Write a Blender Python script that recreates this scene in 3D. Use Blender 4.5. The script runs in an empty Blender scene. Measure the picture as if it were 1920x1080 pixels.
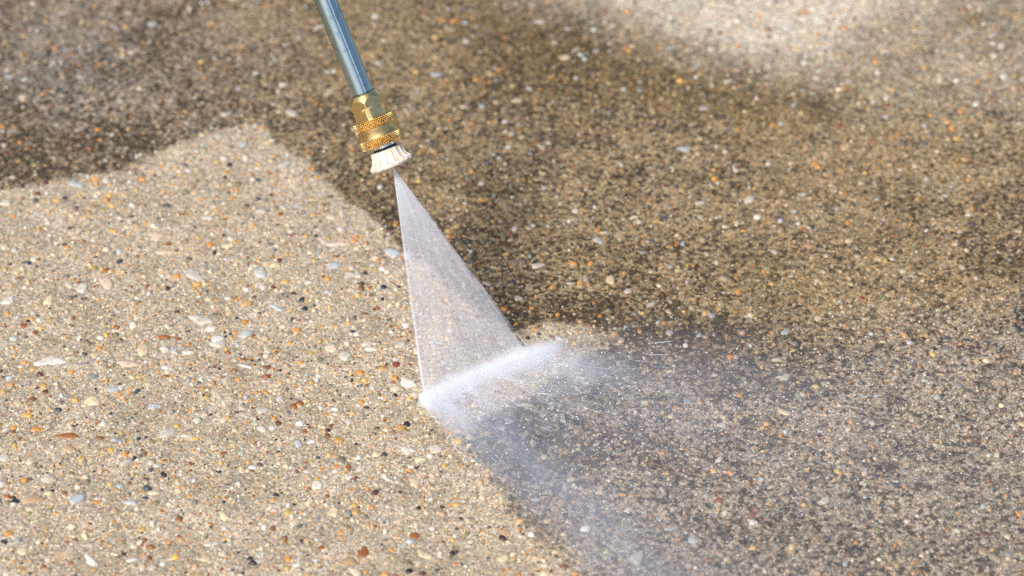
import bpy, math, random
import numpy as np
from mathutils import Vector, Matrix

rng = np.random.default_rng(11)
random.seed(7)
scene = bpy.context.scene
C = scene.collection

# ------------------------------------------------------------------ camera
PITCH = math.radians(37.0)
DIST = 1.5
FOCAL = 100.0
CAM = Vector((0, -DIST*math.cos(PITCH), DIST*math.sin(PITCH)))
cam_d = bpy.data.cameras.new('camera'); cam = bpy.data.objects.new('camera', cam_d); C.objects.link(cam)
cam.location = CAM
cam.rotation_euler = (math.pi/2 - PITCH, 0, 0)
cam_d.lens = FOCAL; cam_d.sensor_width = 36.0
cam_d.clip_start = 0.01; cam_d.clip_end = 500
cam_d.dof.use_dof = True
cam_d.dof.focus_distance = 1.418
cam_d.dof.aperture_fstop = 6.5
cam_d.dof.aperture_blades = 9
scene.camera = cam

# ------------------------------------------------------------------ light
SUN_EL, SUN_AZ = math.radians(50), math.radians(-140)      # azimuth clockwise from +Y
world = bpy.data.worlds.new("World"); scene.world = world; world.use_nodes = True
wn = world.node_tree.nodes; wl = world.node_tree.links
sky = wn.new('ShaderNodeTexSky'); sky.sky_type = 'NISHITA'; sky.sun_disc = False
sky.sun_elevation = SUN_EL; sky.sun_rotation = SUN_AZ; sky.dust_density = 2.5; sky.air_density = 1.0
wl.new(sky.outputs[0], wn['Background'].inputs[0]); wn['Background'].inputs[1].default_value = 0.13
sun_d = bpy.data.lights.new('sun', 'SUN'); sun = bpy.data.objects.new('sun', sun_d); C.objects.link(sun)
sun_d.energy = 2.6; sun_d.angle = math.radians(14); sun_d.color = (1.0, 0.955, 0.90)
sdir = Vector((math.sin(SUN_AZ)*math.cos(SUN_EL), math.cos(SUN_AZ)*math.cos(SUN_EL), math.sin(SUN_EL)))
sun.rotation_euler = (-sdir).to_track_quat('-Z', 'Y').to_euler()
sun.location = sdir*5
vs = scene.view_settings
vs.view_transform = 'Standard'; vs.look = 'None'; vs.gamma = 1; vs.use_curve_mapping = False
vs.exposure = 0.45
cy = scene.cycles
cy.transparent_max_bounces = 24; cy.max_bounces = 8; cy.volume_bounces = 8
cy.volume_step_rate = 1.0; cy.use_denoising = False

# ------------------------------------------------------------------ pixel <-> world
RGT = np.array([1., 0, 0]); UP = np.array([0, math.sin(PITCH), math.cos(PITCH)])
FWD = np.array([0, math.cos(PITCH), -math.sin(PITCH)]); CAMP = np.array(CAM)
K = 36.0/FOCAL/1920.0
def ray(px, py):
    px = np.asarray(px, float); py = np.asarray(py, float)
    return FWD + (px[..., None]-960)*K*RGT + (540-py[..., None])*K*UP
def ground(px, py, z=0.0):
    d = ray(px, py); t = (z-CAMP[2])/d[..., 2]
    return CAMP + d*t[..., None]
def to_px(P):
    q = P - CAMP; dep = q@FWD
    return 960 + (q@RGT)/dep/K, 540 - (q@UP)/dep/K

def lin(c):
    c = np.asarray(c, float)/255
    return np.where(c <= .04045, c/12.92, ((c+.055)/1.055)**2.4)

# ------------------------------------------------------------------ helpers
def tag(o, label=None, cat=None, group=None, kind=None):
    if label: o['label'] = label
    if cat: o['category'] = cat
    if group: o['group'] = group
    if kind: o['kind'] = kind
    return o
def link(name, me, mat, parent=None, smooth=True):
    if mat: me.materials.append(mat)
    if smooth: me.polygons.foreach_set('use_smooth', np.ones(len(me.polygons), bool))
    o = bpy.data.objects.new(name, me); C.objects.link(o)
    if parent: o.parent = parent
    return o
def mesh_np(name, V, F):
    """V (n,3); F (m,3) or (m,4) index array"""
    me = bpy.data.meshes.new(name); k = F.shape[1]
    me.vertices.add(len(V)); me.vertices.foreach_set('co', np.ascontiguousarray(V, dtype=np.float32).ravel())
    me.loops.add(F.size); me.loops.foreach_set('vertex_index', np.ascontiguousarray(F, dtype=np.int32).ravel())
    me.polygons.add(len(F)); me.polygons.foreach_set('loop_start', np.arange(0, F.size, k, dtype=np.int32))
    me.update(calc_edges=True); me.validate()
    return me
def fattr(me, name, vals):
    a = me.attributes.new(name, 'FLOAT', 'POINT'); a.data.foreach_set('value', np.ascontiguousarray(vals, dtype=np.float32))
def cattr(me, name, cols):
    a = me.attributes.new(name, 'FLOAT_COLOR', 'POINT')
    rgba = np.ones((len(cols), 4), np.float32); rgba[:, :3] = cols
    a.data.foreach_set('color', rgba.ravel())

class VNoise:
    def __init__(s, seed, n=256):
        s.g = np.random.default_rng(seed).random((n, n)); s.n = n
    def __call__(s, x, y):
        xi = np.floor(x).astype(int); yi = np.floor(y).astype(int)
        fx = x-xi; fy = y-yi; fx = fx*fx*(3-2*fx); fy = fy*fy*(3-2*fy); n = s.n; g = s.g
        a = g[xi % n, yi % n]; b = g[(xi+1) % n, yi % n]; c = g[xi % n, (yi+1) % n]; d = g[(xi+1) % n, (yi+1) % n]
        return (a*(1-fx)+b*fx)*(1-fy)+(c*(1-fx)+d*fx)*fy
    def fbm(s, x, y, o=4):
        r = 0; a = .5; t = 0
        for i in range(o):
            r = r + a*s(x*2**i+17*i, y*2**i+5*i); t += a; a *= .5
        return r/t
N1, N2, N3, N4 = VNoise(1), VNoise(2), VNoise(3), VNoise(4)
def sst(a, b, x):
    t = np.clip((x-a)/(b-a), 0, 1); return t*t*(3-2*t)

def node_mat(name):
    m = bpy.data.materials.new(name); m.use_nodes = True
    nt = m.node_tree; b = nt.nodes['Principled BSDF']
    return m, nt, b
class NT:
    """small node-building helper"""
    def __init__(s, nt): s.nt = nt
    def n(s, typ, **kw):
        x = s.nt.nodes.new(typ)
        for k, v in kw.items():
            if k.startswith('i_'):
                key = k[2:]; key = int(key) if key.isdigit() else key
                if hasattr(v, 'is_linked') or isinstance(v, bpy.types.NodeSocket): s.nt.links.new(v, x.inputs[key])
                else: x.inputs[key].default_value = v
            else: setattr(x, k, v)
        return x
    def l(s, a, b): s.nt.links.new(a, b)
    def m(s, op, a, b=None, c=None, clamp=False):
        x = s.nt.nodes.new('ShaderNodeMath'); x.operation = op; x.use_clamp = clamp
        for i, v in enumerate((a, b, c)):
            if v is None: continue
            if isinstance(v, bpy.types.NodeSocket): s.nt.links.new(v, x.inputs[i])
            else: x.inputs[i].default_value = v
        return x.outputs[0]
    def mr(s, v, a, b, c=0., d=1., smooth=False):
        x = s.nt.nodes.new('ShaderNodeMapRange'); x.interpolation_type = 'SMOOTHSTEP' if smooth else 'LINEAR'
        s.nt.links.new(v, x.inputs[0])
        for i, q in enumerate((a, b, c, d)): x.inputs[i+1].default_value = q
        return x.outputs[0]
    def mix(s, f, a, b, blend='MIX'):
        x = s.nt.nodes.new('ShaderNodeMix'); x.data_type = 'RGBA'; x.blend_type = blend
        for v, i in ((f, 0), (a, 6), (b, 7)):
            if isinstance(v, bpy.types.NodeSocket): s.nt.links.new(v, x.inputs[i])
            else: x.inputs[i].default_value = v if i == 0 else (*v, 1) if len(v) == 3 else v
        return x.outputs[2]
    def ramp(s, f, stops, interp='LINEAR'):
        x = s.nt.nodes.new('ShaderNodeValToRGB'); x.color_ramp.interpolation = interp
        e = x.color_ramp.elements
        e[0].position = stops[0][0]; e[0].color = (*stops[0][1], 1)
        e[1].position = stops[-1][0]; e[1].color = (*stops[-1][1], 1)
        for p, c in stops[1:-1]:
            q = e.new(p); q.color = (*c, 1)
        s.nt.links.new(f, x.inputs[0]); return x.outputs[0]
    def bump(s, h, strength, dist, prev=None):
        x = s.nt.nodes.new('ShaderNodeBump'); x.inputs['Strength'].default_value = strength; x.inputs['Distance'].default_value = dist
        s.nt.links.new(h, x.inputs['Height'])
        if prev is not None: s.nt.links.new(prev, x.inputs['Normal'])
        return x.outputs[0]

# ------------------------------------------------------------------ stains and zones of the slab (ground coordinates)
CLEAN_PX = [(-500, 380), (0, 352), (70, 345), (150, 328), (220, 322), (285, 292), (330, 268), (400, 246), (450, 233), (492, 234), (515, 258), (565, 295),
            (612, 330), (640, 368), (690, 402), (742, 448), (800, 500), (870, 560), (930, 600), (965, 622), (985, 606), (1012, 616), (1040, 603), (1070, 612), (1098, 606), (1120, 620), (1150, 616), (1172, 632), (1140, 646), (1118, 668), (1085, 672), (1040, 700), (1000, 735), (935, 775), (880, 800), (858, 815), (900, 868), (948, 935), (1000, 1000), (1075, 1075),
            (1150, 1180), (1250, 1400), (-800, 1400)]
WET_PX = [(858, 815), (900, 790), (960, 760), (1020, 715), (1080, 680), (1170, 655), (1300, 690), (1450, 680), (1620, 640), (1800, 600), (2300, 480), (2600, 1400), (1250, 1400),
          (1075, 1075), (1000, 1000), (948, 935), (900, 868)]
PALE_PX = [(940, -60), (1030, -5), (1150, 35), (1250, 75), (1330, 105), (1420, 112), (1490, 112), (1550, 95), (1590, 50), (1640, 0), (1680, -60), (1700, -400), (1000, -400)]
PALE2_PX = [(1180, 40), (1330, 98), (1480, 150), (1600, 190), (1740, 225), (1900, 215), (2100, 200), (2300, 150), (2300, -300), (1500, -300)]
def poly_sd(P, pxs):
    """signed distance (m), positive inside, of ground points to a ground polygon"""
    a = np.array(pxs, float); Q = ground(a[:, 0], a[:, 1])[:, :2]
    x, y = P[:, 0], P[:, 1]; ins = np.zeros(len(x), bool); dmin = np.full(len(x), 1e9)
    for i in range(len(Q)):
        p, q = Q[i], Q[(i+1) % len(Q)]
        e = q-p; w = np.stack([x-p[0], y-p[1]], 1)
        t = np.clip((w@e)/(e@e), 0, 1); d = np.hypot(w[:, 0]-t*e[0], w[:, 1]-t*e[1]); dmin = np.minimum(dmin, d)
        c = (p[1] > y) != (q[1] > y)
        with np.errstate(divide='ignore', invalid='ignore'):
            xi = (q[0]-p[0])*(y-p[1])/(q[1]-p[1]+1e-12)+p[0]
        ins ^= c & (x < xi)
    return np.where(ins, dmin, -dmin)
DARKS = [(80, 200, 180, 90, .3), (300, 230, 140, 40, .3), (420, 180, 120, 50, .2), (880, 490, 90, 45, .8), (1010, 590, 90, 28, .9), (1230, 620, 120, 30, .8), (1130, 560, 150, 40, .4), (700, 395, 55, 40, .9), (760, 440, 50, 30, .9),
         (620, 330, 80, 30, .6), (130, 300, 170, 40, .5), (280, 55, 45, 35, .9), (250, 270, 60, 30, .7), (50, 330, 80, 25, .4), (620, 215, 70, 18, .6),
         (1250, 135, 110, 30, .3), (1150, 60, 90, 40, .5), (960, 110, 80, 60, .4), (1720, 630, 200, 45, .35), (1350, 700, 160, 35, .5), (1300, 650, 120, 30, .5),
         (1230, 830, 180, 25, .5), (1000, 800, 90, 50, .65), (1090, 700, 60, 25, .6), (1400, 190, 130, 40, .15), (1050, 300, 120, 60, .3), (1890, 60, 60, 60, .5), (1500, 990, 200, 40, .4), (1900, 430, 200, 120, .12),
         (940, 860, 60, 60, .5), (1120, 900, 140, 30, .3), (650, 260, 60, 40, .3), (1350, 480, 130, 30, .2)]
LIGHTS_ = [(1550, 330, 120, 40, .5), (1600, 480, 150, 60, .35), (80, 60, 160, 80, .4), (1330, 560, 100, 40, .3), (1700, 560, 150, 40, .25), (330, 200, 130, 60, .3),
           (1120, 480, 120, 60, .15), (1480, 860, 150, 40, .3), (1150, 1000, 200, 60, .3), (560, 90, 100, 60, .2), (1850, 760, 120, 50, .25), (1300, 400, 160, 50, .2), (1750, 300, 150, 50, .3)]
OLIVES = [(1130, 70, 140, 60, .8), (1330, 150, 180, 45, .9), (1500, 190, 160, 45, .6), (960, 60, 140, 60, .5), (1880, 40, 90, 60, .5), (1450, 500, 60, 20, .4), (1740, 110, 180, 60, .4), (640, 230, 60, 20, .5)]
def blobs(P, L):
    px, py = to_px(np.column_stack([P, np.zeros(len(P))]) if P.shape[1] == 2 else P)
    r = np.zeros(len(P))
    for cx, cy_, sx, sy, a in L:
        r += a*np.exp(-.5*(((px-cx)/sx)**2+((py-cy_)/sy)**2))
    return r
def zones(P):
    """clean, wet, pale, dark, olive values 0..1 at ground points"""
    x, y = P[:, 0], P[:, 1]
    wob = (N1.fbm(x*120+50, y*120+50, 4)-.5)*.008 + (N2(x*600+9, y*600+9)-.5)*.005
    sc = poly_sd(P, CLEAN_PX)+wob; px_, py_ = to_px(np.column_stack([P[:, :2], np.zeros(len(P))])); clean = sst(-.0025, .0030, sc)
    clean = clean*(1-.75*sst(1020, 1190, px_+(N2.fbm(x*150, y*150, 2)-.5)*120)*(py_ < 720))
    wet = sst(-.032, .03, poly_sd(P, WET_PX)+wob*2+(N2.fbm(x*45+2, y*45+2, 3)-.5)*.03)*(1-clean)
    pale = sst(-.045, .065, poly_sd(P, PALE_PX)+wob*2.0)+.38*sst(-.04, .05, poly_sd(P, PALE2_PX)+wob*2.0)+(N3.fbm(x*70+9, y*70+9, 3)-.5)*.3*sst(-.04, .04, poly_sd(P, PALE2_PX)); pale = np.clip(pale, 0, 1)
    n = N3.fbm(x*28+40, y*28+40, 5)
    n2 = N4.fbm(x*110+40, y*110+40, 3)
    P2 = P[:, :2]
    P2w = P2 + np.column_stack([N1.fbm(x*60+3, y*60+8, 3)-.5, N2.fbm(x*60+3, y*60+8, 3)-.5])*.05
    dark = np.clip(.42+(n-.5)*.7+(n2-.5)*.7+blobs(P2w, DARKS)*.6-blobs(P2w, LIGHTS_)*.6, 0, 1)
    olive = np.clip(.12+(N2.fbm(x*20+4, y*20+4, 3)-.5)*.9+blobs(P2w, OLIVES), 0, 1)
    return clean, wet, pale, dark, olive

# matrix colours
PIX_GAIN = 0.80
cCLEAN = lin((207, 192, 166))*PIX_GAIN
cDIRT_D = lin((74, 60, 36))*PIX_GAIN
cDIRT_L = lin((180, 158, 120))*PIX_GAIN
cOLIVE = lin((112, 92, 42))*PIX_GAIN
cWET_D = lin((90, 79, 63))*PIX_GAIN
cWET_L = lin((190, 176, 153))*PIX_GAIN
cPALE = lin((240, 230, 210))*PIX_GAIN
def zone_pair(z, Pg=None):
    """colours of the bare and of the crusted cement"""
    clean, wet, pale, dark, olive = [a[:, None] for a in z]
    grey_ = np.zeros(len(clean)) if Pg is None else np.clip(blobs(Pg[:, :2], [(80, 120, 260, 130, .8)]), 0, 1)
    hi = cDIRT_L*(1-.5*olive)+cOLIVE*1.5*.5*olive; lo = cDIRT_D*(1-.6*olive)+cOLIVE*.55*.6*olive
    hi = hi*(1-wet)+cWET_L*wet; lo = lo*(1-wet)+cWET_D*wet
    gr = grey_[:, None]; hi = hi*(1-gr)+hi.mean(1, keepdims=True)*np.array([1.06, .99, .93])*gr
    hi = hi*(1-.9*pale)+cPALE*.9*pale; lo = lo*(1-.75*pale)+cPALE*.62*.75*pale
    return hi*(1-clean)+cCLEAN*clean, lo*(1-clean)+cCLEAN*.62*clean
def zone_color(z):
    clean, wet, pale, dark, olive = [a[:, None] for a in z]
    c = cDIRT_L*(1-dark)+cDIRT_D*dark
    c = c*(1-.55*olive)+cOLIVE*.55*olive
    w = cWET_L*(1-dark)+cWET_D*dark
    c = c*(1-wet)+w*wet
    c = c*(1-.85*pale)+cPALE*.85*pale
    return c*(1-clean)+cCLEAN*clean

# ------------------------------------------------------------------ slab sheet
def slab_z(x, y):
    return (N1.fbm(x*420+30, y*420+30, 2)-.5)*.0007 + (N2.fbm(x*60+30, y*60+30, 2)-.5)*.0012
X0, X1, Y0, Y1 = -.46, .46, -.34, .44
def axis(a, b, st):
    core = np.arange(a, b, st); out = []; s = st; v = b
    while v < 40:
        out.append(v); s *= 1.35; v += s
    hi = np.array(out+[40]); lo = a-(hi-b)-st
    return np.concatenate([lo[::-1], core, hi])
gx, gy = axis(X0, X1, .0015), axis(Y0, Y1, .0015)
GX, GY = np.meshgrid(gx, gy); nx, ny = len(gx), len(gy)
P = np.column_stack([GX.ravel(), GY.ravel()])
fade = np.clip(1-np.maximum(np.abs(P[:, 0])-.5, np.abs(P[:, 1])-.5)*2, 0, 1)
Z = slab_z(P[:, 0], P[:, 1])*fade
idx = np.arange(nx*ny).reshape(ny, nx)
F = np.stack([idx[:-1, :-1], idx[:-1, 1:], idx[1:, 1:], idx[1:, :-1]], -1).reshape(-1, 4)
me = mesh_np('concrete_slab', np.column_stack([P, Z]), F)
z = zones(P)
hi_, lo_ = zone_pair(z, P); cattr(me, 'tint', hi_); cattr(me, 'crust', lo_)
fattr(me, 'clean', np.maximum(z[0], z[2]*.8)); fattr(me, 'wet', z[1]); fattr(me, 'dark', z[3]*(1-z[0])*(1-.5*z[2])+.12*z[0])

m, nt, b = node_mat('weathered aggregate concrete'); T = NT(nt)
tc = T.n('ShaderNodeTexCoord').outputs['Object']
tint = T.n('ShaderNodeAttribute', attribute_name='tint').outputs['Color']
cl = T.n('ShaderNodeAttribute', attribute_name='clean').outputs['Fac']
wt = T.n('ShaderNodeAttribute', attribute_name='wet').outputs['Fac']
v1 = T.n('ShaderNodeTexVoronoi', i_Vector=tc, i_Scale=780.0); v2 = T.n('ShaderNodeTexVoronoi', i_Vector=tc, i_Scale=1500.0)
sep1 = T.n('ShaderNodeSeparateColor', i_0=v1.outputs['Color']); sep2 = T.n('ShaderNodeSeparateColor', i_0=v2.outputs['Color'])
g1 = T.ramp(sep1.outputs[0], [(0, (.22, .19, .16)), (.12, (.55, .5, .45)), (.45, (.95, .94, .92)), (.72, (1.15, 1.12, 1.06)), (.86, (1.7, 1.68, 1.65)), (.93, (1.5, .95, .5)), (1, (.9, .5, .22))], 'CONSTANT')
g2 = T.ramp(sep2.outputs[1], [(0, (.2, .19, .18)), (.14, (.6, .56, .5)), (.4, (.95, .95, .95)), (.75, (1.2, 1.17, 1.1)), (.9, (1.8, 1.78, 1.75)), (1, (1.5, .95, .5))], 'CONSTANT')
crustc = T.n('ShaderNodeAttribute', attribute_name='crust').outputs['Color']
dk = T.n('ShaderNodeAttribute', attribute_name='dark').outputs['Fac']
nz = T.n('ShaderNodeTexNoise', i_Vector=tc, i_Scale=300.0, i_Detail=7.0, i_Roughness=.72, i_Distortion=.6).outputs['Fac']
# crust sits in the hollows: more of them are filled where the slab is dirtier
lvl = T.m('ADD', T.m('SUBTRACT', nz, .63), T.m('MULTIPLY', dk, .27))
crf = T.mr(lvl, -.10, .12, 0, 1)
v0 = T.n('ShaderNodeTexVoronoi', i_Vector=tc, i_Scale=430.0, i_Randomness=1.0); sep0 = T.n('ShaderNodeSeparateColor', i_0=v0.outputs['Color'])
crf = T.m('ADD', crf, T.m('MULTIPLY', T.m('SUBTRACT', sep0.outputs[2], .5), T.mr(cl, 0, 1, 1.4, .45)), clamp=True)
tint = T.mix(crf, tint, crustc)
st = T.mr(cl, 0, 1, .65, .5)
c = T.mix(st, tint, T.mix(1.0, tint, g1, 'MULTIPLY'))
c = T.mix(T.mr(cl, 0, 1, .6, .5), c, T.mix(1.0, c, g2, 'MULTIPLY'))
nz2 = T.n('ShaderNodeTexNoise', i_Vector=tc, i_Scale=35.0, i_Detail=4.0).outputs['Fac']
c = T.mix(1.0, c, T.ramp(nz2, [(.3, (.80, .79, .76)), (.7, (1.14, 1.14, 1.15))]), 'MULTIPLY')
T.l(c, b.inputs['Base Color'])
T.l(T.mr(wt, 0, 1, .72, .34), b.inputs['Roughness'])
b.inputs['Specular IOR Level'].default_value = .45
h = T.m('ADD', T.m('MULTIPLY', v1.outputs['Distance'], -1.0), T.m('MULTIPLY', v2.outputs['Distance'], -.5))
n_ = T.bump(h, .45, .0004); n_ = T.bump(nz, .5, .0009, n_)
T.l(n_, b.inputs['Normal'])
slab = link('concrete_slab', me, m)
tag(slab, 'exposed aggregate concrete ground, half washed pale and half grimy brown', None, None, 'structure')

# ------------------------------------------------------------------ pebbles
PAL = dict(white=(226, 216, 200), cream=(224, 202, 164), bluegrey=(186, 190, 188), orange=(216, 146, 62), ochre=(206, 168, 100), rust=(150, 92, 44),
           slate=(66, 72, 80), black=(38, 38, 42), maroon=(96, 52, 42), olive=(132, 124, 78), pink=(218, 194, 168), tan=(190, 160, 122), brown=(128, 88, 52),
           grey=(150, 146, 140), yellow=(226, 178, 84), red=(150, 66, 44), navy=(52, 62, 92), palegrey=(206, 197, 180), green=(96, 116, 88))
PALK = list(PAL); PALA = np.array([lin(PAL[k])*.92 for k in PALK])
W_CLEAN = dict(white=.12, cream=.20, bluegrey=.04, orange=.19, ochre=.16, rust=.11, slate=.05, black=.07, maroon=.03, olive=.05, pink=.05, tan=.06, brown=.06, grey=.03, yellow=.04, red=.008, navy=.002, palegrey=.06, green=.01)
W_DIRTY = dict(white=.07, cream=.10, bluegrey=.06, orange=.09, ochre=.09, rust=.06, slate=.04, black=.05, maroon=.02, olive=.05, pink=.05, tan=.14, brown=.08, grey=.07, yellow=.02, red=.01, navy=.006, palegrey=.06, green=.01)
def pick(n, Wt):
    p = np.array([Wt.get(k, 0) for k in PALK]); p /= p.sum()
    return PALA[rng.choice(len(PALK), n, p=p)]*rng.uniform(.8, 1.12, (n, 1))*rng.uniform(.93, 1.07, (n, 3))

def peb_mat(name, src):
    m, nt, b = node_mat(name); T = NT(nt)
    if src == 'object': col = T.n('ShaderNodeObjectInfo').outputs['Color']
    else: col = T.n('ShaderNodeAttribute', attribute_name='tint').outputs['Color']
    geo = T.n('ShaderNodeNewGeometry').outputs['Position']
    n1 = T.n('ShaderNodeTexNoise', i_Vector=geo, i_Scale=420.0, i_Detail=5.0, i_Roughness=.65).outputs['Fac']
    n2 = T.n('ShaderNodeTexNoise', i_Vector=geo, i_Scale=1500.0, i_Detail=3.0).outputs['Fac']
    c = T.mix(1.0, col, T.ramp(n1, [(.28, (.66, .62, .56)), (.5, (1, 1, 1)), (.75, (1.12, 1.1, 1.06))]), 'MULTIPLY')
    c = T.mix(T.mr(n2, .58, .66, 0, .35), c, T.mix(1.0, c, (.45, .4, .34), 'MULTIPLY'))
    n3 = T.n('ShaderNodeTexNoise', i_Vector=geo, i_Scale=230.0, i_Detail=6.0, i_Roughness=.7, i_Distortion=.8).outputs['Fac']
    c = T.mix(T.mr(n3, .52, .64, 0, .55 if src == 'object' else .25, True), c, T.mix(.75, c, tuple(lin((176, 152, 120))*.7)))
    T.l(c, b.inputs['Base Color']); b.inputs['Roughness'].default_value = .42
    T.l(T.bump(n1, .5, .0006, T.bump(n2, .4, .0003)), b.inputs['Normal'])
    return m
peb_obj = peb_mat('pebble stone', 'object'); peb_att = peb_mat('aggregate grain', 'attr')

def grime(col, P, amt, r=None):
    z = zones(P); clean, wet, pale, dark, olive = z
    zc = zone_color(z)
    k = (1-clean)*(1-.6*pale)*amt
    k = k*(.7+.5*dark); k = np.clip(k*(1+.8*(col.mean(1) > .4)), 0, .92)[:, None]
    return col*(1-k)+zc*.8*k, z

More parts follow.
